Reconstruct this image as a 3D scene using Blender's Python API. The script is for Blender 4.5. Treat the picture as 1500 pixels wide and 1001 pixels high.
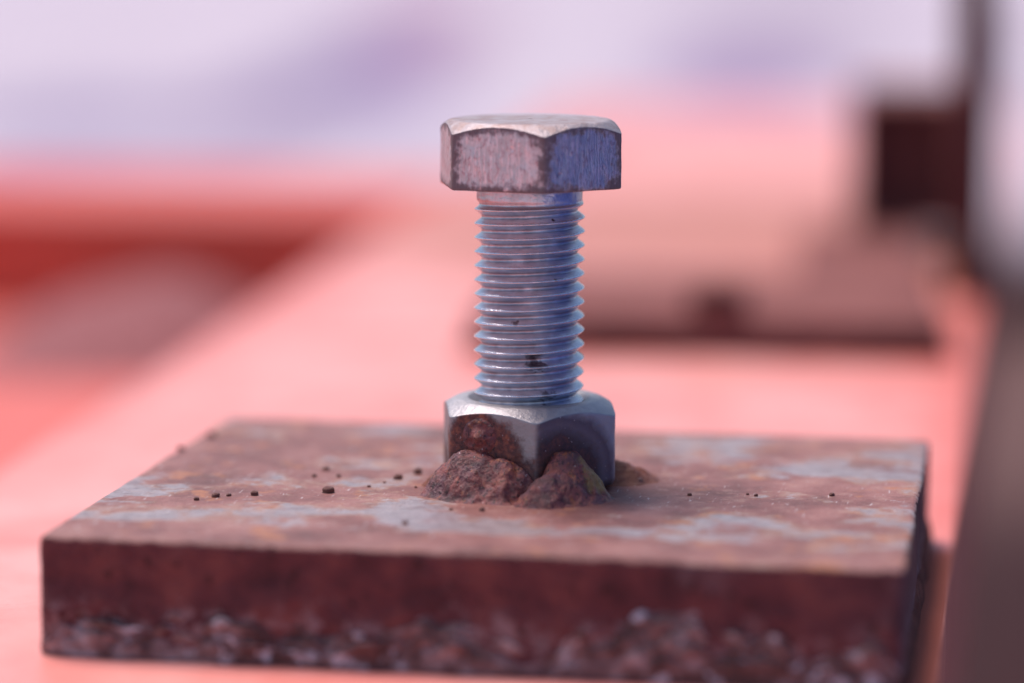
import bpy, bmesh, math, random
from mathutils import Vector, Matrix, noise

# ------------------------------------------------------------------ reset
for o in list(bpy.data.objects):
    bpy.data.objects.remove(o)
S = bpy.context.scene
COL = S.collection
PI = math.pi
MM = 0.001
rng = random.Random(7)

# ------------------------------------------------------------------ camera, sky, sun, exposure
# metres; z = 0 is the top of the red steel deck, the bolt axis is x = y = 0
cam_d = bpy.data.cameras.new('camera')
cam = bpy.data.objects.new('camera', cam_d)
COL.objects.link(cam)
cam_r = Vector((0.98602263, 0.16656329, 0.00400435))
cam_u = Vector((-0.02707935, 0.13649747, 0.99027024))
cam_f = Vector((-0.16439609, 0.97653731, -0.13910002))
M = Matrix((cam_r, cam_u, -cam_f)).transposed().to_4x4()
M.translation = Vector((0.0868, -0.53416, 0.1218))
cam.matrix_world = M
cam_d.sensor_width = 36
cam_d.lens = 106.19
cam_d.clip_start = 0.02
cam_d.clip_end = 500
cam_d.dof.use_dof = True
cam_d.dof.focus_distance = 0.536
cam_d.dof.aperture_fstop = 4.5
S.camera = cam

SUN_EL, SUN_AZ = math.radians(68), math.atan2(-0.75, 0.55)     # high, from the left and a little behind
w = bpy.data.worlds.new('World')
S.world = w
w.use_nodes = True
nt = w.node_tree
nt.nodes.clear()
sky = nt.nodes.new('ShaderNodeTexSky')
sky.sky_type = 'NISHITA'
sky.sun_disc = False
sky.sun_elevation = SUN_EL
sky.sun_rotation = SUN_AZ
sky.air_density = 1.0
sky.dust_density = 1.0
sky.ozone_density = 1.0
bg = nt.nodes.new('ShaderNodeBackground')
bg.inputs['Strength'].default_value = 0.09
wo = nt.nodes.new('ShaderNodeOutputWorld')
nt.links.new(sky.outputs[0], bg.inputs[0])
nt.links.new(bg.outputs[0], wo.inputs[0])

sun_d = bpy.data.lights.new('sun', 'SUN')
sun_d.energy = 2.6
sun_d.angle = math.radians(26)
sun_d.color = (1.0, 0.89, 0.83)
sun = bpy.data.objects.new('sun', sun_d)
COL.objects.link(sun)
sd = Vector((math.sin(SUN_AZ) * math.cos(SUN_EL), math.cos(SUN_AZ) * math.cos(SUN_EL), math.sin(SUN_EL)))
sun.rotation_euler = sd.to_track_quat('Z', 'Y').to_euler()
sun.location = sd * 5

S.view_settings.view_transform = 'Standard'
S.view_settings.look = 'None'
S.view_settings.gamma = 1.0
S.view_settings.exposure = 0.72
S.render.engine = 'CYCLES'


# ------------------------------------------------------------------ node helpers
class G:
    """a small wrapper that builds one material's node graph"""
    def __init__(self, name):
        self.m = bpy.data.materials.new(name)
        self.m.use_nodes = True
        self.t = self.m.node_tree
        self.t.nodes.clear()
        self.out = self.t.nodes.new('ShaderNodeOutputMaterial')
        self.p = self.t.nodes.new('ShaderNodeBsdfPrincipled')
        self.t.links.new(self.p.outputs[0], self.out.inputs[0])
        self.co = self.t.nodes.new('ShaderNodeTexCoord').outputs['Object']

    def put(self, sock, v):
        if hasattr(v, 'is_output'):
            self.t.links.new(v, sock)
        elif isinstance(v, (tuple, list)):
            n = len(sock.default_value)
            v = tuple(v) + (1.0,) * (n - len(v))
            sock.default_value = v[:n]
        else:
            sock.default_value = v

    def n(self, kind, **kw):
        return self.t.nodes.new(kind)

    def map(self, scale=(1, 1, 1), loc=(0, 0, 0), rot=(0, 0, 0), vec=None):
        k = self.n('ShaderNodeMapping')
        self.put(k.inputs['Vector'], vec or self.co)
        k.inputs['Scale'].default_value = scale
        k.inputs['Location'].default_value = loc
        k.inputs['Rotation'].default_value = rot
        return k.outputs[0]

    def noise(self, scale, detail=4, rough=0.55, vec=None, dist=0.0):
        k = self.n('ShaderNodeTexNoise')
        self.put(k.inputs['Vector'], vec or self.co)
        k.inputs['Scale'].default_value = scale
        k.inputs['Detail'].default_value = detail
        k.inputs['Roughness'].default_value = rough
        k.inputs['Distortion'].default_value = dist
        return k.outputs['Fac']

    def voro(self, scale, vec=None, feature='F1'):
        k = self.n('ShaderNodeTexVoronoi')
        k.feature = feature
        self.put(k.inputs['Vector'], vec or self.co)
        k.inputs['Scale'].default_value = scale
        return k.outputs['Distance']

    def ss(self, v, a, b, to0=0.0, to1=1.0):
        k = self.n('ShaderNodeMapRange')
        k.interpolation_type = 'SMOOTHSTEP'
        self.put(k.inputs['Value'], v)
        if a > b:
            a, b, to0, to1 = b, a, to1, to0
        k.inputs['From Min'].default_value = a
        k.inputs['From Max'].default_value = b
        k.inputs['To Min'].default_value = to0
        k.inputs['To Max'].default_value = to1
        return k.outputs[0]

    def mth(self, op, a, b=0.0):
        k = self.n('ShaderNodeMath')
        k.operation = op
        self.put(k.inputs[0], a)
        self.put(k.inputs[1], b)
        return k.outputs[0]

    def mix(self, f, a, b):
        k = self.n('ShaderNodeMix')
        k.data_type = 'RGBA'
        self.put(k.inputs[0], f)
        self.put(k.inputs[6], a)
        self.put(k.inputs[7], b)
        return k.outputs[2]

    def ramp(self, f, stops):
        k = self.n('ShaderNodeValToRGB')
        self.put(k.inputs[0], f)
        e = k.color_ramp.elements
        while len(e) < len(stops):
            e.new(0.5)
        for el, (p, c) in zip(e, stops):
            el.position = p
            el.color = tuple(c) + (1,)
        return k.outputs[0]

    def attr(self, name):
        k = self.n('ShaderNodeAttribute')
        k.attribute_name = name
        return k.outputs['Fac']

    def dist(self, p, vec=None):
        k = self.n('ShaderNodeVectorMath')
        k.operation = 'DISTANCE'
        self.put(k.inputs[0], vec or self.co)
        k.inputs[1].default_value = p
        return k.outputs['Value']

    def xyz(self):
        k = self.n('ShaderNodeSeparateXYZ')
        self.put(k.inputs[0], self.co)
        return k.outputs

    def bump(self, h, strength, d, normal=None):
        k = self.n('ShaderNodeBump')
        k.inputs['Strength'].default_value = strength
        k.inputs['Distance'].default_value = d
        self.put(k.inputs['Height'], h)
        if normal:
            self.put(k.inputs['Normal'], normal)
        return k.outputs[0]

    def done(self, color=None, rough=None, metal=None, normal=None, spec=None):
        for nme, v in (('Base Color', color), ('Roughness', rough), ('Metallic', metal), ('Normal', normal),
                       ('Specular IOR Level', spec)):
            if v is not None:
                self.put(self.p.inputs[nme], v)
        return self.m


# ------------------------------------------------------------------ materials
def mat_plate_top():
    g = G('rusty_plate_top')
    n1 = g.noise(70, 9, 0.62)
    n2 = g.noise(420, 6, 0.6)
    wide = g.noise(28, 3, 0.5, vec=g.map(loc=(3.1, 1.7, 0)))
    rust = g.ramp(n1, [(0.30, (0.11, 0.034, 0.032)), (0.46, (0.21, 0.072, 0.064)), (0.60, (0.29, 0.118, 0.104)),
                       (0.74, (0.35, 0.175, 0.15))])
    orange = g.ss(g.noise(120, 6, 0.6, vec=g.map(loc=(5, 2, 1))), 0.57, 0.68)
    rust = g.mix(g.mth('MULTIPLY', orange, 0.8), rust, (0.40, 0.145, 0.065))
    x, y, z = g.xyz()
    # the scoured band along the front rim and the bare strip at the back right
    b1 = g.mth('MULTIPLY', g.ss(g.mth('ABSOLUTE', g.mth('ADD', y, 0.0370)), 0.020, 0.004), 0.085)
    b2 = g.mth('MULTIPLY', g.ss(g.mth('ABSOLUTE', g.mth('ADD', y, -0.032)), 0.026, 0.006), g.ss(x, 0.005, 0.04, 0.0, 0.09))
    rim = g.ss(y, -0.052, -0.046, -0.14, 0.0)
    scour = g.mth('ADD', g.mth('ADD', b1, b2), g.mth('ADD', rim, -0.035))
    # the weld's heat has burnt the mill scale off around the nut; it has rusted redder there
    near = g.ss(g.mth('ADD', g.dist((0.003, -0.006, 0.020)), g.mth('MULTIPLY', g.mth('SUBTRACT', n1, 0.5), 0.030)), 0.032, 0.018)
    rust = g.mix(g.mth('MULTIPLY', near, 0.55), rust, (0.20, 0.058, 0.042))
    scour = g.mth('SUBTRACT', scour, g.mth('MULTIPLY', near, 0.10))
    pat = g.mth('ADD', g.noise(62, 10, 0.68, vec=g.map(scale=(0.8, 1, 1), loc=(1.37, 4.2, 0)), dist=0.0),
                g.mth('ADD', g.mth('MULTIPLY', g.mth('SUBTRACT', wide, 0.5), 0.30), scour))
    tan = g.mth('MULTIPLY', g.ss(pat, 0.475, 0.53), g.ss(g.noise(60, 4, vec=g.map(loc=(9, 3, 0))), 0.38, 0.55))
    col = g.mix(g.mth('MULTIPLY', tan, 0.45), rust, (0.36, 0.20, 0.12))
    bare = g.ss(pat, 0.50, 0.59)
    grey = g.ramp(n2, [(0.3, (0.26, 0.205, 0.22)), (0.7, (0.40, 0.33, 0.35))])
    col = g.mix(g.mth('MULTIPLY', bare, 0.85), col, grey)
    mott = g.noise(240, 8, 0.72, vec=g.map(loc=(8, 8, 0)))
    col = g.mix(g.ss(mott, 0.50, 0.68, 0.0, 0.55), col, (0.13, 0.042, 0.036))
    col = g.mix(g.ss(mott, 0.47, 0.34, 0.0, 0.35), col, (0.42, 0.25, 0.21))
    pits = g.ss(g.noise(900, 3, 0.6), 0.62, 0.70)
    col = g.mix(g.mth('MULTIPLY', pits, 0.55), col, (0.07, 0.025, 0.022))
    # brushed-in fine white scratches of bare steel
    scr = g.ss(g.noise(1500, 3, 0.7, vec=g.map(scale=(1, 0.12, 1), rot=(0, 0, 0.25))), 0.62, 0.72)
    col = g.mix(g.mth('MULTIPLY', scr, 0.7), col, (0.60, 0.52, 0.54))
    rough = g.ss(g.mth('ADD', bare, g.mth('MULTIPLY', n2, 0.5)), 0.1, 1.3, 0.62, 0.36)
    h = g.mth('ADD', g.mth('MULTIPLY', n2, 0.7), g.mth('MULTIPLY', g.noise(1600, 3, 0.7), 0.6))
    return g.done(col, rough, g.mth('MULTIPLY', bare, 0.2), g.bump(h, 0.7, 0.0005), 0.5)


def mat_plate_side():
    g = G('rusty_plate_edge')
    n1 = g.noise(95, 7, 0.6)
    n2 = g.noise(330, 5, 0.6)
    col = g.ramp(n1, [(0.30, (0.055, 0.022, 0.026)), (0.5, (0.112, 0.038, 0.043)), (0.66, (0.175, 0.060, 0.056)),
                      (0.8, (0.20, 0.090, 0.055))])
    gr = g.ss(g.noise(60, 6, 0.6, vec=g.map(loc=(2, 7, 3))), 0.55, 0.68)
    col = g.mix(g.mth('MULTIPLY', gr, 0.6), col, (0.14, 0.095, 0.105))
    col = g.mix(g.ss(n2, 0.58, 0.70), col, (0.045, 0.02, 0.02))
    x, y, z = g.xyz()
    low = g.ss(g.mth('ADD', z, g.mth('MULTIPLY', g.mth('SUBTRACT', g.noise(130, 4), 0.5), 0.016)), 0.0105, 0.0065)
    slag = g.mth('MULTIPLY', low, g.ss(g.noise(340, 5, 0.65, vec=g.map(loc=(6, 1, 2))), 0.46, 0.62))
    col = g.mix(g.mth('MULTIPLY', slag, 0.75), col, (0.27, 0.19, 0.20))
    return g.done(col, 0.78, 0.0, g.bump(g.mth('ADD', n2, n1), 0.6, 0.0012), 0.15)


def mat_bead():
    g = G('weld_slag')
    n1 = g.noise(210, 5, 0.6)
    n2 = g.noise(900, 4, 0.6)
    col = g.ramp(n1, [(0.32, (0.030, 0.013, 0.015)), (0.46, (0.10, 0.042, 0.043)), (0.58, (0.22, 0.135, 0.14)),
                      (0.70, (0.40, 0.33, 0.35))])
    col = g.mix(g.ss(g.noise(300, 4, vec=g.map(loc=(4, 1, 1))), 0.58, 0.68), col, (0.50, 0.47, 0.53))
    col = g.mix(g.mth('MULTIPLY', g.ss(n2, 0.58, 0.68), 0.6), col, (0.20, 0.07, 0.03))
    return g.done(col, 0.5, 0.1, g.bump(n2, 0.6, 0.0006), 0.5)


def zinc_base(g, tint):
    n = g.noise(600, 5, 0.6)
    big = g.noise(170, 4, 0.6)
    col = g.ramp(n, [(0.3, tuple(c * 0.78 for c in tint)), (0.7, tint)])
    return col, n, big


def mat_head():
    g = G('worn_zinc_head')
    col, n, big = zinc_base(g, (0.56, 0.51, 0.55))
    x, y, z = g.xyz()
    streak = g.noise(1, 5, 0.75, vec=g.map(scale=(2600, 2600, 200)))
    pit = g.noise(1, 5, 0.7, vec=g.map(scale=(1500, 1500, 800)))
    edge = g.attr('edge')
    side = g.attr('side')
    eb = g.mth('ADD', edge, g.mth('MULTIPLY', g.mth('SUBTRACT', g.noise(420, 5, 0.65), 0.5), 0.95))
    dark = g.mth('MULTIPLY', g.ss(eb, 0.74, 0.98), side)
    # reddish bloom and pits over the faces, paler streaks from drawing
    col = g.mix(g.mth('MULTIPLY', g.mth('MULTIPLY', g.ss(streak, 0.48, 0.58), side), 0.5), col, (0.92, 0.70, 0.74))
    col = g.mix(g.mth('MULTIPLY', g.mth('MULTIPLY', g.ss(pit, 0.50, 0.62), side), 0.60), col, (0.36, 0.19, 0.22))
    col = g.mix(g.mth('MULTIPLY', dark, 0.84), col, (0.10, 0.060, 0.07))
    # brown rust film in the chamfer and along the rim
    rim = g.mth('MULTIPLY', g.mth('SUBTRACT', 1.0, side), g.ss(g.noise(300, 6, 0.68), 0.46, 0.60))
    col = g.mix(g.mth('MULTIPLY', rim, 0.7), col, (0.30, 0.17, 0.12))
    top = g.ss(g.noise(130, 6, 0.65, vec=g.map(scale=(1, 1.8, 1))), 0.50, 0.66)
    col = g.mix(g.mth('MULTIPLY', g.mth('MULTIPLY', top, g.mth('SUBTRACT', 1.0, side)), 0.75), col, (0.30, 0.19, 0.18))
    col = g.mix(g.mth('MULTIPLY', g.mth('SUBTRACT', 1.0, side), 0.6), col, (0.27, 0.215, 0.225))
    rough = g.mth('MAXIMUM', g.ss(dark, 0, 1, 0.36, 0.60), g.ss(side, 0.0, 1.0, 0.60, 0.30))
    metal = g.ss(dark, 0, 1, 0.92, 0.35)
    chip = g.mth('MULTIPLY', g.ss(g.voro(420), 0.30, 0.10), g.ss(g.noise(230, 2), 0.55, 0.60))
    h = g.mth('ADD', g.mth('MULTIPLY', streak, g.mth('MULTIPLY', side, 0.8)), g.mth('SUBTRACT', pit, g.mth('MULTIPLY', chip, 0.5)))
    return g.done(col, rough, metal, g.bump(h, 0.50, 0.00035))


def mat_thread():
    g = G('blue_zinc_thread')
    col, n, big = zinc_base(g, (0.64, 0.64, 0.71))
    col = g.mix(g.mth('MULTIPLY', g.ss(big, 0.45, 0.65), 0.4), col, (0.40, 0.41, 0.52))
    spot = g.ss(g.voro(320), 0.16, 0.08)
    spot = g.mth('MULTIPLY', spot, g.ss(g.noise(150, 3), 0.54, 0.60))
    col = g.mix(spot, col, (0.06, 0.035, 0.03))
    # the dark stain low on the front of the thread and another just above the nut
    for p, r in (((0.0024, -0.0093, 0.0231), 0.0021), ((0.0050, -0.0085, 0.0168), 0.0017), ((-0.0008, -0.0097, 0.0305), 0.0008), ((0.0034, -0.0090, 0.0228), 0.0016)):
        d = g.mth('ADD', g.dist(p), g.mth('MULTIPLY', g.mth('SUBTRACT', g.noise(900, 4, 0.6), 0.5), 0.005))
        col = g.mix(g.mth('MULTIPLY', g.ss(d, r, r * 0.45), 0.8), col, (0.09, 0.065, 0.08))
    fine = g.noise(2600, 3, 0.7)
    col = g.mix(g.mth('MULTIPLY', g.ss(fine, 0.60, 0.70), 0.35), col, (0.22, 0.19, 0.24))
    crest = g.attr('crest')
    root_shade = g.mth('MULTIPLY', g.ss(crest, 0.34, 0.06), g.ss(g.noise(190, 4, 0.6, vec=g.map(loc=(2, 2, 2))), 0.34, 0.60))  # shade painted into the thread roots so the grooves look deeper
    col = g.mix(g.mth('MULTIPLY', root_shade, 0.5), col, (0.14, 0.12, 0.16))
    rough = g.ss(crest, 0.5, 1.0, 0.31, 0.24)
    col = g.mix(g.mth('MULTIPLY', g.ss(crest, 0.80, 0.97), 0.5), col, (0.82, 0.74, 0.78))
    return g.done(col, rough, 0.92, g.bump(g.mth('ADD', fine, n), 0.45, 0.0002))


NUT_ROT = math.radians(-75.9)
HEAD_ROT = math.radians(-72.3)
NR = 17.2 * MM
def nutp(frac, side, z):            # a point on the nut's two front faces, nut-local
    c0 = Vector((NR, 0, 0))
    a = math.radians(60 * side)
    c1 = Vector((NR * math.cos(a), NR * math.sin(a), 0))
    p = c0.lerp(c1, frac)
    p.z = z
    return p


def mat_nut():
    g = G('heat_stained_nut')
    col, n, big = zinc_base(g, (0.44, 0.41, 0.43))
    side = g.attr('side')
    wob = g.mth('MULTIPLY', g.mth('SUBTRACT', g.noise(260, 5, 0.6), 0.5), 0.006)
    x, y, z = g.xyz()
    # heat tint: dark films that circle the welds, on the flats only
    dl = g.mth('ADD', g.dist(nutp(0.62, -1, 0.006)), wob)
    dr = g.mth('ADD', g.dist(nutp(0.28, 1, 0.003)), g.mth('MULTIPLY', wob, 0.45))
    tl = g.ss(dl, 0.0096, 0.0070)
    flat_film = g.mth('MULTIPLY', side, 0.30)
    col = g.mix(flat_film, col, (0.22, 0.19, 0.21))
    band = g.ramp(g.mth('MULTIPLY', dr, 50.0), [(0.26, (0.030, 0.020, 0.022)), (0.40, (0.06, 0.045, 0.055)),
                                                (0.50, (0.15, 0.12, 0.15)), (0.57, (0.11, 0.085, 0.11)),
                                                (0.66, (0.33, 0.34, 0.39)), (1.0, (0.42, 0.43, 0.46))])
    onright = g.mth('MULTIPLY', g.ss(y, -0.0006, 0.0006), side)
    col = g.mix(g.mth('MULTIPLY', onright, 0.92), col, band)
    onleft = g.mth('MULTIPLY', g.ss(y, 0.0006, -0.0006), side)
    col = g.mix(g.mth('MULTIPLY', onleft, tl), col, (0.085, 0.058, 0.062))
    # rust that has crept up the left flat round the welded dot
    rz = g.mth('ADD', g.dist(nutp(0.66, -1, 0.0078)), g.mth('MULTIPLY', wob, 2.0))
    rcol = g.ramp(g.noise(900, 6, 0.65), [(0.34, (0.035, 0.013, 0.017)), (0.5, (0.15, 0.038, 0.034)), (0.66, (0.29, 0.080, 0.045))])
    rust = g.mth('MULTIPLY', g.ss(rz, 0.0092, 0.0058), onleft)
    col = g.mix(rust, col, rcol)
    low = g.mth('MULTIPLY', g.ss(g.mth('ADD', z, g.mth('MULTIPLY', wob, 1.6)), 0.0085, 0.0060), onleft)
    col = g.mix(g.mth('MULTIPLY', low, 0.92), col, g.mix(0.45, rcol, (0.035, 0.017, 0.020)))
    halo = g.mth('MULTIPLY', g.ss(g.mth('ADD', dr, g.mth('MULTIPLY', wob, 1.2)), 0.0088, 0.0070), onright)
    col = g.mix(g.mth('MULTIPLY', halo, 0.7), col, g.mix(0.5, rcol, (0.04, 0.02, 0.024)))
    rust = g.mth('MAXIMUM', rust, g.mth('MAXIMUM', low, halo))
    fleck = g.ss(g.noise(1500, 2, 0.5), 0.70, 0.76)
    col = g.mix(g.mth('MULTIPLY', fleck, 0.7), col, (0.55, 0.48, 0.50))
    film = g.mth('MAXIMUM', rust, g.mth('MULTIPLY', onright, 0.5))
    metal = g.ss(film, 0, 1, 0.85, 0.1)
    rough = g.ss(film, 0, 1, 0.52, 0.55)
    return g.done(col, rough, metal, g.bump(g.mth('ADD', g.noise(1300, 4, 0.65), n), 0.45, 0.0003))


def mat_weld(name, ochre=None):
    g = G(name)
    n1 = g.noise(260, 7, 0.65)
    n2 = g.noise(1250, 5, 0.7)
    col = g.ramp(n1, [(0.30, (0.040, 0.012, 0.018)), (0.45, (0.145, 0.036, 0.040)), (0.58, (0.27, 0.066, 0.060)),
                      (0.72, (0.31, 0.10, 0.055))])
    pur = g.ss(g.noise(330, 5, 0.6, vec=g.map(loc=(1, 2, 5))), 0.50, 0.62)
    col = g.mix(g.mth('MULTIPLY', pur, 0.6), col, (0.13, 0.045, 0.068))
    ora = g.ss(g.noise(420, 5, 0.65, vec=g.map(loc=(7, 2, 5))), 0.56, 0.68)
    col = g.mix(g.mth('MULTIPLY', ora, 0.7), col, (0.42, 0.12, 0.035))
    col = g.mix(g.mth('MULTIPLY', g.ss(n2, 0.54, 0.63), 0.85), col, (0.035, 0.014, 0.018))
    if ochre:
        d = g.mth('ADD', g.dist(ochre), g.mth('MULTIPLY', g.mth('SUBTRACT', n1, 0.5), 0.010))
        col = g.mix(g.mth('MULTIPLY', g.ss(d, 0.0040, 0.0020), 0.7), col, (0.34, 0.20, 0.065))
    fleck = g.ss(g.noise(1900, 2, 0.4, vec=g.map(loc=(3, 3, 3))), 0.74, 0.78)
    col = g.mix(fleck, col, (0.75, 0.68, 0.72))
    rough = g.ss(fleck, 0, 1, 0.46, 0.25)
    h = g.mth('ADD', g.mth('MULTIPLY', n2, 0.8), g.noise(520, 5, 0.65))
    return g.done(col, rough, g.mth('MULTIPLY', fleck, 0.8), g.bump(h, 0.8, 0.0007), 0.5)


def mat_spatter():
    g = G('rusty_spatter')
    n = g.noise(1300, 4, 0.6)
    col = g.ramp(n, [(0.35, (0.080, 0.030, 0.028)), (0.65, (0.26, 0.095, 0.07))])
    return g.done(col, 0.45, 0.2, g.bump(n, 0.5, 0.0003))


def mat_paint(name, base, dust, amount, rough=0.42, scale=1.0, orange_patch=None, run=False):  # run: swept left edge, and the plate's shade painted along its right side
    g = G(name)
    n = g.noise(26 * scale, 6, 0.6)
    fine = g.noise(500 * scale, 4, 0.6)
    d = g.ss(n, 0.25, 0.75, amount * 0.55, min(1.0, amount * 1.35))
    if run:         # swept cleaner along its left edge and round the front
        x, y, z = g.xyz()
        keep = g.mth('MULTIPLY', g.ss(x, -0.150, -0.118, 0.55, 1.0), g.ss(x, 0.076, 0.058, 0.45, 1.0))
        d = g.mth('MULTIPLY', d, keep)
    col = g.mix(d, base, dust)
    col = g.mix(g.mth('MULTIPLY', g.ss(fine, 0.62, 0.75), 0.25), col, tuple(c * 0.5 for c in base))
    if orange_patch:        # a soft patch of orange mixed over the paint
        wp, wr, wc = orange_patch
        dd = g.mth('ADD', g.dist(wp), g.mth('MULTIPLY', g.mth('SUBTRACT', n, 0.5), wr * 0.9))
        col = g.mix(g.ss(dd, wr * 1.2, wr * 0.55), col, wc)
    if run:         # the plate's shade, painted reddish brown on the deck along its right side
        x, y, z = g.xyz()
        k = g.mth('MULTIPLY', g.ss(x, 0.0695, 0.0715), g.ss(g.mth('ADD', y, g.mth('MULTIPLY', n, 0.05)), 0.085, 0.06))
        col = g.mix(g.mth('MULTIPLY', k, 0.9), col, (0.32, 0.10, 0.07))
        rough = g.ss(k, 0, 1, rough, 0.95)
        return g.done(col, rough, 0.0, g.bump(fine, 0.25, 0.0004), g.ss(k, 0, 1, 0.5, 0.05))
    return g.done(col, rough, 0.0, g.bump(fine, 0.25, 0.0004), 0.5)


def mat_rust(name, a, b, scale=60, rough=0.6, spec=0.4):
    g = G(name)
    n = g.noise(scale, 7, 0.62)
    f = g.noise(scale * 8, 4, 0.6)
    col = g.ramp(n, [(0.33, a), (0.67, b)])
    col = g.mix(g.mth('MULTIPLY', g.ss(f, 0.58, 0.70), 0.4), col, tuple(c * 0.45 for c in a))
    return g.done(col, rough, 0.0, g.bump(f, 0.5, 0.0006), spec)


def mat_ground():
    g = G('pale_yard_ground')
    n = g.noise(1.1, 6, 0.6)
    f = g.noise(30, 5, 0.65)
    col = g.ramp(n, [(0.3, (0.40, 0.34, 0.40)), (0.7, (0.56, 0.485, 0.55))])
    col = g.mix(g.mth('MULTIPLY', g.ss(f, 0.55, 0.75), 0.25), col, (0.32, 0.26, 0.30))
    # long dark purple streaks, bare earth and painted deck shade, each with a place of its own in the yard
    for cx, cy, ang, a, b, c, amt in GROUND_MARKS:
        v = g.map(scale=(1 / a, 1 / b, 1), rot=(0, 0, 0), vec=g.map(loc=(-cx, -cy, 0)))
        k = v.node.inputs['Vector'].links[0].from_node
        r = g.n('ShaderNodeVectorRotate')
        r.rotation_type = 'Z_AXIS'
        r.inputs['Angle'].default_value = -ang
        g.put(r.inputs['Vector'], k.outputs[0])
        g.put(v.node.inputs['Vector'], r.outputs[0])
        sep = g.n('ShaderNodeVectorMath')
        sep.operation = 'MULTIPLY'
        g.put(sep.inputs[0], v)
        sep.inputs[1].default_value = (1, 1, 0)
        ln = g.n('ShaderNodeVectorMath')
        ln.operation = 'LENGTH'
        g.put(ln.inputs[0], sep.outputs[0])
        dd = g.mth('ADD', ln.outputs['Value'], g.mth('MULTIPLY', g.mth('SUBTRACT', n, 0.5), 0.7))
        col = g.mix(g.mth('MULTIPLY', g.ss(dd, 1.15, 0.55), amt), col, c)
    return g.done(col, 0.85, 0.0, g.bump(f, 0.5, 0.01), 0.1)


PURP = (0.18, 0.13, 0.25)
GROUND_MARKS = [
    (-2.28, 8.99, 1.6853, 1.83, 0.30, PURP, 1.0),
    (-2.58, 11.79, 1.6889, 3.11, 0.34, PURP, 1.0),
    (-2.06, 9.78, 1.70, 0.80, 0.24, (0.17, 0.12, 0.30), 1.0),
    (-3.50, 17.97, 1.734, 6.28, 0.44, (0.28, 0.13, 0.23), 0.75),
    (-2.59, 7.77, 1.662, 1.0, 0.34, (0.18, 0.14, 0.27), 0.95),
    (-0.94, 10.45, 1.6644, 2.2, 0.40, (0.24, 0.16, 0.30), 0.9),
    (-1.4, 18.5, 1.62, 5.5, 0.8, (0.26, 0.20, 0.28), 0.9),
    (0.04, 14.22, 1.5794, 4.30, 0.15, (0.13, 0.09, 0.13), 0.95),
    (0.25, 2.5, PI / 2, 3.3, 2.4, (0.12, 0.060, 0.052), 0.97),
    (0.20, 1.75, PI / 2, 1.0, 0.9, (0.040, 0.015, 0.016), 1.0),  # shade beside the deck, painted dark into the ground
]

# ------------------------------------------------------------------ mesh helpers
def obj(name, verts, faces, mat, parent=None, loc=(0, 0, 0), rotz=0, smooth=True, attrs=None):
    me = bpy.data.meshes.new(name)
    me.from_pydata([tuple(v) for v in verts], [], faces)
    me.update()
    if mat:
        me.materials.append(mat)
    if smooth:
        for p in me.polygons:
            p.use_smooth = True
    for k, vals in (attrs or {}).items():
        a = me.attributes.new(k, 'FLOAT', 'POINT')
        a.data.foreach_set('value', vals)
    o = bpy.data.objects.new(name, me)
    COL.objects.link(o)
    o.location = loc
    o.rotation_euler = (0, 0, rotz)
    if parent:
        o.parent = parent
    return o


def thing(name, label, cat, loc=(0, 0, 0), rotz=0, group=None):
    o = bpy.data.objects.new(name, None)
    COL.objects.link(o)
    o.location = loc
    o.rotation_euler = (0, 0, rotz)
    o.empty_display_size = 0.01
    return tag(o, label, cat, group)


def tag(o, label, cat, group=None, kind=None):
    o['label'] = label
    o['category'] = cat
    if group:
        o['group'] = group
    if kind:
        o['kind'] = kind
    return o


def rings(rs, closed=True, cap0=False, cap1=False):
    """rs: list of rings (equal length) of points -> verts, quads between consecutive rings"""
    n = len(rs[0])
    V = [p for r in rs for p in r]
    F = []
    for i in range(len(rs) - 1):
        for j in range(n if closed else n - 1):
            a, b = i * n + j, i * n + (j + 1) % n
            F.append((a, b, b + n, a + n))
    if cap0:
        F.append(tuple(reversed(range(n))))
    if cap1:
        F.append(tuple((len(rs) - 1) * n + j for j in range(n)))
    return V, F


def fbm(p, sc, octs=4):
    v, a, s = 0.0, 1.0, sc
    for _ in range(octs):
        v += a * noise.noise(Vector(p) * s)
        a *= 0.5
        s *= 2.1
    return v


def box_mesh(x0, x1, y0, y1, z0, z1, bev, seg=3):
    bm = bmesh.new()
    bmesh.ops.create_cube(bm, size=1.0)
    for v in bm.verts:
        v.co = Vector((x0 + (v.co.x + .5) * (x1 - x0), y0 + (v.co.y + .5) * (y1 - y0), z0 + (v.co.z + .5) * (z1 - z0)))
    bmesh.ops.bevel(bm, geom=list(bm.edges), offset=bev, segments=seg, affect='EDGES', profile=0.5)
    V = [v.co.copy() for v in bm.verts]
    bm.verts.index_update()
    F = [tuple(v.index for v in f.verts) for f in bm.faces]
    bm.free()
    return V, F


def box(name, dims, bev, mat, parent=None, **kw):
    V, F = box_mesh(*dims, bev)
    o = obj(name, V, F, mat, parent, smooth=False, **kw)
    return o


def rect_outline(x0, x1, y0, y1, rad, step):
    pts = []
    for cx, cy, a0 in ((x1 - rad, y1 - rad, 0), (x0 + rad, y1 - rad, 90), (x0 + rad, y0 + rad, 180), (x1 - rad, y0 + rad, 270)):
        for k in range(6):
            a = math.radians(a0 + 90 * k / 5)
            pts.append(Vector((cx + rad * math.cos(a), cy + rad * math.sin(a), 0)))
    out = []
    for i, p in enumerate(pts):
        q = pts[(i + 1) % len(pts)]
        n = max(1, int((q - p).length / step))
        for k in range(n):
            out.append(p.lerp(q, k / n))
    return out


# ------------------------------------------------------------------ setting: the yard
V, F = rings([[Vector((-90, -60, 0)), Vector((90, -60, 0))], [Vector((-90, 260, 0)), Vector((90, 260, 0))]], closed=False)
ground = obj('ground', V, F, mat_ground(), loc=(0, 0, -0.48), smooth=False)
ground['kind'] = 'structure'

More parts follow.
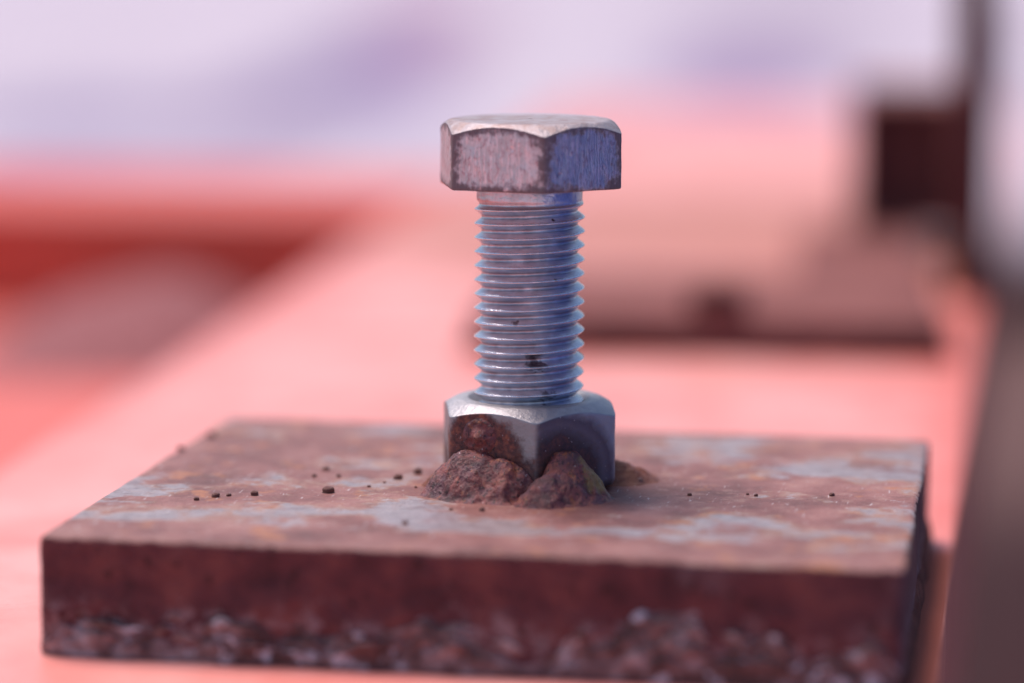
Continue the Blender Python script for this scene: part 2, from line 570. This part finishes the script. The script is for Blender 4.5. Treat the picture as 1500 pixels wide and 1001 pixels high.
# ------------------------------------------------------------------ the red painted steel frame that carries everything
RED = (0.64, 0.070, 0.038)
frame = thing('red_chassis', 'red painted steel chassis whose broad dusty deck carries the rusty plate', 'frame')
m_deck = mat_paint('dusty_red_deck', RED, (0.86, 0.38, 0.34), 0.76, 0.42, orange_patch=((0.015, 0.66, 0.0), 0.22, (0.52, 0.155, 0.095)), run=True)
m_side = mat_rust('brown_deck_side', (0.42, 0.125, 0.085), (0.56, 0.20, 0.145), 40, 0.95, 0.1)
m_red = mat_paint('red_paint', RED, (0.68, 0.18, 0.13), 0.14, 0.5)
m_panel = mat_paint('faded_red_panel', RED, (0.64, 0.22, 0.20), 0.36, 0.55)
# deck: a long slab, its left edge splaying slightly outward
V, F = box_mesh(-0.140, 0.076, -0.30, 1.42, -0.060, 0.0, 0.0010)
for v in V:
    if v.x < 0:
        v.x += -0.0385 * ((v.y + 0.0) / 0.73) + 0.010
dk = obj('deck', V, F, m_deck, frame, smooth=False)
dk.data.materials.append(m_side)
for p in dk.data.polygons:
    if abs(p.normal.x) > 0.3:
        p.material_index = 1
# cross beam at the far end: top flange and dark front face
V, F = box_mesh(-0.75, -0.150, 0.6915, 0.870, -0.064, 0.0, 0.002)
for v in V:
    if v.x > -0.2:
        v.x += -0.0385 * ((v.y - 0.69) / 0.73) - 0.0172
obj('cross_beam', V, F, m_red, frame, smooth=False)
# lower panel between deck and cross beam
V, F = box_mesh(-0.75, -0.1225, -0.30, 0.690, -0.060, -0.046, 0.001)
for v in V:
    if v.x > -0.2:
        v.x += -0.0385 * (v.y / 0.73)
obj('floor_panel', V, F, m_panel, frame, smooth=False)

for lx, ly in ((-0.04, 0.10), (-0.04, 1.25), (-0.66, 0.78)):
    V, F = box_mesh(lx - 0.035, lx + 0.035, ly - 0.035, ly + 0.035, -0.48, -0.0625, 0.003)
    obj('leg', V, F, m_red, frame, smooth=False)

# heap of pale grit lying on the panel against the cross beam
def heap(cx, cy, ax, ay, h, seed, n=70):
    rs = []
    for i in range(n + 1):
        t = i / n
        ring = []
        for j in range(110):
            a = 2 * PI * j / 110
            k = 1 + 0.16 * noise.noise(Vector((math.cos(a) * 1.4 + seed, math.sin(a) * 1.4, 0)))
            x, y = cx + ax * k * t * math.cos(a), cy + ay * k * t * math.sin(a)
            z = h * (1 - t * t) ** 1.2 * (1 + 0.3 * noise.noise(Vector((x * 25, y * 25, seed))))
            z += 0.0018 * (1 - t) * noise.noise(Vector((x * 260, y * 260, seed))) + 0.0006 * noise.noise(Vector((x * 800, y * 800, 1)))
            ring.append(Vector((x, y, z)))
        rs.append(ring)
    return rings(rs)
V, F = heap(0, 0, 0.075, 0.095, 0.0250, 3.0)
gh = obj('grit_heap', V, F, mat_rust('mauve_grit', (0.25, 0.088, 0.090), (0.36, 0.145, 0.15), 160, 0.95, 0.15), loc=(-0.250, 0.600, -0.0463))
tag(gh, 'low heap of mauve grey grit against the red cross beam', 'grit heap', kind='stuff')

# ------------------------------------------------------------------ the rusty square plate
PX0, PX1, PY0, PY1, PT = -0.07207, 0.0706, -0.06307, 0.05962, 0.020
plate = thing('steel_plate', 'thick rusty square steel plate lying on the red deck under the bolt', 'plate')
m_top, m_edge, m_bead = mat_plate_top(), mat_plate_side(), mat_bead()
out = rect_outline(PX0, PX1, PY0, PY1, 0.0016, 0.0011)
N = len(out)
cen = Vector(((PX0 + PX1) / 2, (PY0 + PY1) / 2, 0))
norms = []
for i in range(N):
    t = (out[(i + 1) % N] - out[i - 1]).normalized()
    norms.append(Vector((t.y, -t.x, 0)))
prof = [(0.0, 0.0005)] + [(0.0, 0.0012 + 0.0177 * k / 16) for k in range(17)]
prof += [(-0.0010 * (1 - math.cos(a)), 0.0190 + 0.0010 * math.sin(a)) for a in (0.4, 0.8, 1.2, PI / 2)]
rs = []
for off, z in prof:
    ring = []
    for i, p in enumerate(out):
        q = p + norms[i] * off
        q.z = z
        d = 0.00018 * fbm((q.x, q.y, z), 90) + 0.00012 * fbm((q.x, q.y, z), 600, 3)
        cut = max(0.0, min(1.0, (0.0125 + 0.005 * noise.noise(Vector((q.x * 70, q.y * 70, 5))) - z) / 0.004))
        d += abs(norms[i].y) ** 4 * cut * (0.0006 + 0.0011 * noise.noise(Vector((q.x * 210, q.y * 210, z * 170))))
        q = q + norms[i] * d
        q.z += 0.00014 * min(1, z / 0.02) * noise.noise(Vector((p.x * 60, p.y * 60, 2))) if z > 0.0185 else 0
        ring.append(q)
    rs.append(ring)
base = rs[-1]
for k in range(1, 46):
    s = 1 - k / 46
    ring = []
    for p in base:
        q = cen + (Vector((p.x, p.y, 0)) - cen) * s
        q.z = PT + (p.z - PT) * s + 0.00010 * fbm((q.x, q.y, 0), 160, 4)
        ring.append(q)
    rs.append(ring)
V, F = rings(rs, cap1=True)
pl = obj('plate_body', V, F, m_top, plate)
pl.data.materials.append(m_edge)
for p in pl.data.polygons:
    if p.normal.z < 0.55:
        p.material_index = 1


def bead(p0, p1, outn, height, width, seed, n, m=22, amp=1.0):
    """a lumpy weld run along the foot of one side of the plate"""
    rs = []
    L = (p1 - p0).length
    for i in range(n + 1):
        s = i / n
        b = p0.lerp(p1, s)
        u = s * L
        hh = height * (0.8 + 0.55 * s) * (1 + 0.75 * noise.noise(Vector((u * 38, seed, 6))) + 0.45 * noise.noise(Vector((u * 85, seed, 0))) + 0.25 * noise.noise(Vector((u * 260, seed, 4))))
        ww = width * (1 + 0.45 * noise.noise(Vector((u * 110, seed, 9))))
        e = min(1, min(s, 1 - s) * L / 0.004)
        ring = []
        for k in range(m + 1):
            t = k / m
            z = hh * (1 - t) ** 0.9 * (0.4 + 0.6 * e)
            o = ww * math.sin(t * PI / 2) ** 0.8 * (0.4 + 0.6 * e)
            q = b + outn * (o - 0.0006)
            q.z = z + 0.0002
            lump = abs(noise.noise(Vector((u * 150, k * 0.30, seed)))) * 2 - 0.35
            lump2 = noise.noise(Vector((u * 420, k * 0.8, seed + 7)))
            f = math.sin(min(1, t * 1.15) * PI)
            d = amp * (0.0022 * lump + 0.0008 * lump2) * max(0, f)
            q = q + (outn * 0.75 + Vector((0, 0, 0.65))) * d
            q.z = max(q.z, 0.0001)
            ring.append(q)
        rs.append(ring)
    return rings(rs, closed=False)
V, F = bead(Vector((PX0 + 0.0004, PY0, 0)), Vector((PX1 - 0.0004, PY0, 0)), Vector((0, -1, 0)), 0.0080, 0.0021, 1.3, 420, amp=0.8)
obj('weld_bead', V, F, m_bead, plate)
V, F = bead(Vector((PX1, PY0 - 0.001, 0)), Vector((PX1, PY1, 0)), Vector((1, 0, 0)), 0.0050, 0.0016, 5.1, 300, amp=0.12)
obj('weld_bead', V, F, mat_rust('warm_bead_rust', (0.10, 0.034, 0.026), (0.22, 0.075, 0.055), 180, 0.9, 0.05), plate)

# weld spatter: small hardened balls stuck to the plate
m_sp = mat_spatter()
SP = [(-71.0, 19.8, .8), (-52.1, -24.4, .75), (-45.7, -21.9, .88), (-33.4, -16.9, 1.12), (-23.9, -1.7, .88), (-21.4, 4.4, 1.0),
      (19.9, 1.9, 1.12), (42.0, -5.9, .4), (55.3, -3.3, .6), (-38.7, 3.9, .75), (-39.4, -2.5, .5), (-35.0, -1.7, .5),
      (-54.6, -28.1, .5), (-50.0, -23.4, .5), (-3.5, -28.4, .62), (-14.3, -42.0, .5), (-69.2, 35.9, 1.0), (-27.4, -10.5, .38),
      (30.3, -7.4, .4), (-8.9, -28.9, .38), (40.4, -4.8, .32), (14.5, -17.5, .34), (-19.0, -9.5, .3), (-25.5, -6.0, .3)]
ball_me = None
for x, y, r in SP:
    if ball_me is None:
        bm = bmesh.new()
        bmesh.ops.create_icosphere(bm, subdivisions=3, radius=1.0)
        for v in bm.verts:
            v.co *= 1 + 0.16 * noise.noise(v.co * 1.3 + Vector((3, 1, 2)))
            if v.co.z < -0.4:
                v.co.x *= 1.25
                v.co.y *= 1.25
        for f in bm.faces:
            f.smooth = True
        ball_me = bpy.data.meshes.new('spatter')
        bm.to_mesh(ball_me)
        bm.free()
        ball_me.materials.append(m_sp)
    o = bpy.data.objects.new('spatter', ball_me)
    COL.objects.link(o)
    o.parent = plate
    o.location = (x * MM, y * MM, PT + r * MM * 0.35)
    r *= 0.85
    o.scale = (r * MM * rng.uniform(0.9, 1.3), r * MM * rng.uniform(0.9, 1.2), r * MM * rng.uniform(0.9, 1.1))
    o.rotation_euler = (0, 0, rng.uniform(0, 6.28))


# ------------------------------------------------------------------ hexagon bodies (nut, bolt head)
def hexr(a, ap, n):
    s = 0.0
    for k in range(6):
        c = math.cos(a - math.radians(60 * k + 30))
        if c > 0:
            s += c ** n
    return ap / s ** (1.0 / n)


def hex_body(H, ap, r0, tan, nround, hole=None, hole_depth=0.0, wear=0.00006, seed=0, A=432, zbot=0.0, botch=0.0004):
    """hexagon prism, corner at angle 0, top chamfered by a cone; returns verts, faces, edge, side"""
    e = 0.0005
    def ztop(r):
        x = r - r0
        return H - tan * (math.sqrt(x * x + e * e) + x) / 2
    rs, edge, side = [], [], []
    def ring(fn, ed, sd):
        pts, es = [], []
        for j in range(A):
            a = 2 * PI * j / A
            r, z = fn(a)
            p = Vector((r * math.cos(a), r * math.sin(a), z))
            d = wear * fbm((p.x + seed, p.y, p.z), 260, 4)
            p += Vector((math.cos(a), math.sin(a), 0.6)) * d
            pts.append(p)
            es.append(ed(a, r, z) if callable(ed) else ed)
        rs.append(pts)
        edge.extend(es)
        side.extend([sd] * A)
    if hole:
        ring(lambda a: (hole, H - hole_depth), -1, 0)
        ring(lambda a: (hole + 0.3 * (hole_depth), H - hole_depth * 0.75), -1, 0)
        r_in = hole + hole_depth * 1.15
        ring(lambda a: (r_in - 0.0003, H - 0.0003), -1, 0)
        ring(lambda a: (r_in, ztop(r_in)), -1, 0)
    else:
        r_in = 0.0004
        ring(lambda a: (r_in, ztop(r_in)), -1, 0)
    for k in range(1, 13):
        ring(lambda a: ((r_in + (r0 - 0.0012 - r_in) * k / 12), ztop(r_in + (r0 - 0.0012 - r_in) * k / 12)), -1, 0)
    cut = 0.00018
    for k in range(1, 17):
        t = k / 16
        def f(a):
            rr = hexr(a, ap, nround) - cut
            r = r0 - 0.0012 + (rr - r0 + 0.0012) * t
            return r, ztop(r)
        ring(f, -1 + t * 0.9, 0)
    def eg(a, r, z):
        m = ((math.degrees(a) % 60) - 30) / 30
        h = ap * math.tan(math.radians(30))
        s = abs(ap * math.tan(math.radians(m * 30)) / h)
        zt = ztop(hexr(a, ap, nround))
        v = abs((z - (zbot + zt) / 2) / ((zt - zbot) / 2))
        return (s ** 5 + v ** 5) ** 0.2
    for q in (0.35, 0.75):
        ring(lambda a: (hexr(a, ap, nround) - cut * (1 - q) ** 2, ztop(hexr(a, ap, nround) - cut * (1 - q) ** 2) - cut * q * 0.6), 1.0, q)
    for k in range(0, 27):
        t = k / 26
        def f(a):
            r = hexr(a, ap, nround)
            z0 = ztop(r) - cut
            return r, z0 + (zbot + botch - z0) * t
        ring(f, eg, 1)
    ring(lambda a: (hexr(a, ap, nround) - botch * 0.35, zbot + botch * 0.25), 1.0, 1)
    ring(lambda a: (hexr(a, ap, nround) - botch, zbot), 1.0, 0.5)
    ring(lambda a: (hole or 0.0004, zbot), 0.5, 0)
    rs.reverse()
    def rev(l):
        return [x for i in range(len(l) // A - 1, -1, -1) for x in l[i * A:(i + 1) * A]]
    V, F = rings(rs)
    return V, F, rev(edge), rev(side)


# ------------------------------------------------------------------ nut welded to the plate
NUT_H = 0.0158
nut = thing('hex_nut', 'grey hexagon nut welded to the rusty plate under the bolt', 'nut', (0, 0, PT), NUT_ROT)
V, F, ed, sd = hex_body(NUT_H, 0.0150, 0.0132, 0.60, 34, hole=0.0093, hole_depth=0.0016, seed=4, zbot=0.0007, botch=0.0012)
obj('nut_body', V, F, mat_nut(), nut, attrs={'edge': ed, 'side': sd})


def crust(org, outn, along, lumps, a0, a1, o0, o1, seed, step=0.00016):
    """a welded, rusted lump: overlapping swellings that run up the nut's flat and out over the plate"""
    na, no = int((a1 - a0) / step), int((o1 - o0) / step)
    H, P = [], []
    K = 0.0007
    for i in range(no + 1):
        for j in range(na + 1):
            a, o = a0 + step * j, o0 + step * i
            q = org + along * a + outn * o
            wa = 0.0009 * noise.noise(q * 260 + Vector((seed, 0, 0))) + 0.0004 * noise.noise(q * 700 + Vector((seed, 3, 0)))
            wo = 0.0009 * noise.noise(q * 260 + Vector((seed, 9, 0))) + 0.0004 * noise.noise(q * 700 + Vector((seed, 5, 0)))
            acc = 0.0
            for la, lo, ra, ro, h, pw in lumps:
                d = math.hypot((a + wa - la * MM) / (ra * MM), (o + wo - lo * MM) / (ro * MM))
                hh = h * MM * (1 - d ** pw) if d < 1 else -h * MM * min(1.2, (d - 1) * 0.8)
                acc += math.exp(hh / K)
            h = K * math.log(acc)
            k = max(0.0, min(1.0, (h + 0.0012) / 0.0025))
            n = 0.00036 * noise.noise(q * 330 + Vector((0, seed, h * 300))) + 0.00022 * noise.noise(q * 800 + Vector((0, seed, h * 700)))
            n += 0.00020 * abs(noise.noise(q * 1500 + Vector((4, seed, h * 1200)))) + 0.00010 * noise.noise(q * 3200 + Vector((4, seed, h * 2500)))
            H.append(h + n * k)
            P.append(q + (outn * 0.5) * n * k)
    V, idx, F = [], {}, []
    w_ = na + 1
    def vid(m):
        if m not in idx:
            idx[m] = len(V)
            V.append(Vector((P[m].x, P[m].y, max(H[m], -0.0003))))
        return idx[m]
    for i in range(no):
        for j in range(na):
            c = (i * w_ + j, i * w_ + j + 1, (i + 1) * w_ + j + 1, (i + 1) * w_ + j)
            if max(H[m] for m in c) > -0.00015:
                F.append(tuple(vid(m) for m in reversed(c)))
    return V, F


def face_dirs(side):
    a = math.radians(30 * side)
    outn = Vector((math.cos(a), math.sin(a), 0))
    along = Vector((-outn.y, outn.x, 0))
    return outn, along
on, al = face_dirs(-1)
fc = nutp(0.5, -1, 0)
V, F = crust(fc, on, al, [(-3.6, 0.5, 8.2, 7.2, 8.0, 2.5), (2.6, 0.4, 5.4, 6.2, 6.9, 2.2), (-7.4, 1.8, 4.8, 5.0, 4.4, 2.0),
                          (6.0, 0.0, 4.0, 3.2, 4.4, 1.7), (-1.5, 5.0, 6.0, 3.2, 2.4, 1.8)],
             -0.016, 0.011, -0.0015, 0.012, 1.7)
obj('weld_mound', V, F, mat_weld('left_weld_rust'), nut)
on2, al2 = face_dirs(1)
fc2 = nutp(0.5, 1, 0)
V, F = crust(fc2, on2, al2, [(-3.0, 0.6, 6.0, 6.2, 8.3, 2.7), (-0.6, 2.0, 4.2, 5.4, 6.4, 2.1), (-9.0, 3.6, 6.0, 4.6, 4.9, 1.9),
                             (-5.4, 4.0, 5.6, 4.6, 5.6, 2.0), (-1.5, 5.4, 5.2, 3.0, 2.2, 1.7)],
             -0.018, 0.009, -0.0015, 0.012, 6.2)
obj('weld_mound', V, F, mat_weld('right_weld_rust', ochre=tuple(fc2 + on2 * 0.0050 + al2 * 0.0008 + Vector((0, 0, 0.0042)))), nut)
m_bw = mat_rust('orange_weld_rust', (0.11, 0.032, 0.022), (0.25, 0.072, 0.038), 240)
a3 = math.radians(90)
on3, al3 = Vector((math.cos(a3), math.sin(a3), 0)), Vector((-math.sin(a3), math.cos(a3), 0))
V, F = crust(on3 * 0.0150, on3, al3, [(0.5, 0.4, 5.5, 7.0, 3.9, 1.5), (2.0, 3.4, 5.5, 5.6, 1.6, 1.3)],
             -0.010, 0.010, -0.0015, 0.012, 8.8, 0.00025)
obj('weld_mound', V, F, m_bw, nut)
a4 = math.radians(-90)
on4, al4 = Vector((math.cos(a4), math.sin(a4), 0)), Vector((-math.sin(a4), math.cos(a4), 0))
V, F = crust(on4 * 0.0150, on4, al4, [(2.0, 0.3, 5.5, 4.0, 3.4, 1.5)],
             -0.010, 0.010, -0.0015, 0.009, 3.8, 0.00025)
obj('weld_mound', V, F, m_bw, nut)
# the round rusty dot on the left flat: a flattened bead with a raised nub in its middle
c = nutp(0.65, -1, 0.0105)
rs = []
for i in range(25):
    t = 1 - i / 24
    ring = []
    for j in range(64):
        a = 2 * PI * j / 64
        r = 0.0036 * t * (1 + 0.07 * noise.noise(Vector((math.cos(a) * 1.5, math.sin(a) * 1.5, 3))))
        h = 0.0010 * (1 - t ** 3.0) - 0.00025 * math.exp(-((t - 0.52) / 0.16) ** 2) + 0.0006 * math.exp(-(t / 0.28) ** 2)
        p = c + al * (r * math.cos(a)) + Vector((0, 0, r * math.sin(a))) + on * (h - 0.0001)
        p += on * 0.00022 * fbm((p.x, p.y, p.z), 800, 3) * min(1, (1 - t) * 4)
        ring.append(p)
    rs.append(ring)
V, F = rings(rs, cap1=True)
obj('weld_dot', V, F, mat_weld('weld_dot_rust'), nut)

# ------------------------------------------------------------------ the bolt
HEAD_Z0 = 0.0741 - PT
bolt = thing('hex_bolt', 'zinc plated hexagon head bolt standing upright, screwed into the welded nut', 'bolt', (0, 0, PT), 0)
V, F, ed, sd = hex_body(0.0120, 0.0152, 0.0144, 0.70, 70, wear=0.00010, seed=9, botch=0.0003)
hd = obj('head', V, F, mat_head(), bolt, loc=(0, 0, HEAD_Z0), rotz=HEAD_ROT, attrs={'edge': ed, 'side': sd})

PITCH, RC, DEP, A = 0.00256, 0.00995, 0.00134, 180
ZB, ZT = 0.0101, HEAD_Z0 - 0.0002
SUB = 22
def thread_r(ph):
    # 0 = crest centre, 0.5 = root centre; rounded crest and root
    t = abs(((ph + 0.5) % 1.0) - 0.5) * 2
    crest, root = 0.10, 0.80
    if t < crest:
        v = 0.06 * (t / crest) ** 2
    elif t > root:
        v = 1 - 0.05 * (1 - (t - root) / (1 - root)) ** 2
    else:
        v = 0.06 + 0.89 * (t - crest) / (root - crest)
    return v
neck = HEAD_Z0 - 0.0021
rs, cr = [], []
rows = int((ZT - ZB) / PITCH * SUB) + SUB
for i in range(rows + 1):
    ring = []
    for j in range(A + 1):
        a = 2 * PI * j / A
        z = ZB + PITCH * (i / SUB - 1 + j / A)
        v = thread_r(i / SUB)
        r = RC - DEP * v
        k = min(1, max(0, (z - (neck - 0.0020)) / 0.0020))
        k = k * k * (3 - 2 * k)
        r = r * (1 - k) + 0.0095 * k
        r += min(1, max(0, (z - (HEAD_Z0 - 0.0007)) / 0.0007)) ** 2 * 0.0005
        z2 = min(z, ZT + 0.0001)
        p = Vector((r * math.cos(a), r * math.sin(a), z2))
        d = 0.00004 * fbm(p, 900, 3) + 0.00005 * noise.noise(p * 240)
        if v < 0.2:
            d += 0.00007 * noise.noise(p * 1900) - 0.00006 * max(0, noise.noise(p * 480))
        p.x += d * math.cos(a)
        p.y += d * math.sin(a)
        ring.append(p)
        cr.append((1 - v) * (1 - k))
    rs.append(ring)
V, F = rings(rs, closed=False)
obj('threaded_shank', V, F, mat_thread(), bolt, attrs={'crest': cr})

# ------------------------------------------------------------------ things further along the deck
m_brown = mat_rust('brown_rust', (0.17, 0.055, 0.050), (0.27, 0.102, 0.090), 45, 0.85, 0.15)
m_dark = mat_rust('dark_rust', (0.080, 0.021, 0.019), (0.14, 0.040, 0.036), 70, 0.8, 0.2)
rp = box('rear_plate', (-0.066, 0.068, 0.0, 0.115, 0.0, 0.0105), 0.0012, m_brown, loc=(0, 0.302, 0), rotz=math.radians(4))
tag(rp, 'blurred brown steel plate on the deck behind the bolt', 'plate')
V, F = bead(Vector((-0.068, 0.0, 0)), Vector((0.069, 0.0, 0)), Vector((0, -1, 0)), 0.0055, 0.0035, 11.3, 200)
obj('weld_bead', V, F, m_dark, rp)

box('side_strip', (0.026, 0.069, 0.1155, 0.275, 0.0, 0.0100), 0.0008, m_brown, rp)

st = thing('square_tube', 'dark square steel tube lying open end forward on the brown strip at right', 'tube', (0.0490, 0.558, 0.0105), math.radians(3))
hx, hz, wl = 0.0222, 0.0248, 0.0022
sec = [(hx - wl, hz - wl, 0.0), (hx - 0.0006, hz - 0.0006, 0.0), (hx, hz, 0.0006), (hx, hz, 0.09), (hx - wl, hz - wl, 0.09)]
rs = [[Vector((-a, y, -b)), Vector((a, y, -b)), Vector((a, y, b)), Vector((-a, y, b))] for a, b, y in sec]
V, F = rings(rs)
obj('tube_wall', V, F, m_brown, st, loc=(0, 0, hz), smooth=False)
rs2 = [rs[0], [p + Vector((0, 0.010, 0)) for p in rs[0]]]
V, F = rings(rs2, cap1=True)
obj('tube_lining', V, F, m_dark, st, loc=(0, 0, hz), smooth=False)

V, F = rings([[Vector((0.0066 * math.cos(2 * PI * j / 32), 0.0066 * math.sin(2 * PI * j / 32), z)) for j in range(32)]
              for z in (0.0, 0.06, 0.12, 0.26)], cap0=True, cap1=True)
rod = obj('steel_rod', V, F, m_dark, loc=(0.0712, 0.452, 0.0))
tag(rod, 'thin dark steel rod rising out of the deck beside the dark square tube', 'rod')

V, F, ed, sd = hex_body(0.0120, 0.0085, 0.0076, 0.55, 40, hole=0.0050, hole_depth=0.0008, A=144, botch=0.0006)
ln = obj('loose_nut', V, F, m_dark, loc=(0.0035, 0.312, 0.0106), rotz=0.3)
ln.scale = (0.9, 0.9, 0.65)
tag(ln, 'small dark blurred nut near the front edge of the brown rear plate', 'nut')

# timber lying in the yard, seen past the deck's right edge
tb = box('timber_sleeper', (-0.15, 1.3, 0.0, 0.16, 0.0, 0.10), 0.008, mat_rust('dark_timber', (0.05, 0.022, 0.026), (0.11, 0.05, 0.055), 12, 0.8), loc=(0, 4.0, -0.48), rotz=0.05)
tag(tb, 'dark timber sleeper lying on the ground past the right edge of the deck', 'timber')

# a blue steel container standing in the yard to the right; the bolt's right-hand faces mirror it
bc = thing('blue_container', 'blue painted steel container mirrored in the right faces of the bolt', 'container', (1.15, -0.25, -0.48), math.radians(4))
m_blue = mat_paint('blue_paint', (0.014, 0.100, 0.46), (0.05, 0.15, 0.44), 0.12, 0.6, 0.2)
V, F = box_mesh(0.0, 1.4, -0.9, 1.3, 0.08, 1.0, 0.01)
obj('shell', V, F, m_blue, bc, smooth=False)
for k in range(8):
    V, F = box_mesh(-0.05, -0.001, -0.85 + 0.29 * k, -0.75 + 0.29 * k, 0.12, 0.96, 0.008)
    obj('rib', V, F, m_blue, bc, smooth=False)
for yy in (-0.8, 1.1):
    V, F = box_mesh(0.05, 1.35, yy, yy + 0.1, 0.0, 0.0795, 0.005)
    obj('skid', V, F, m_blue, bc, smooth=False)
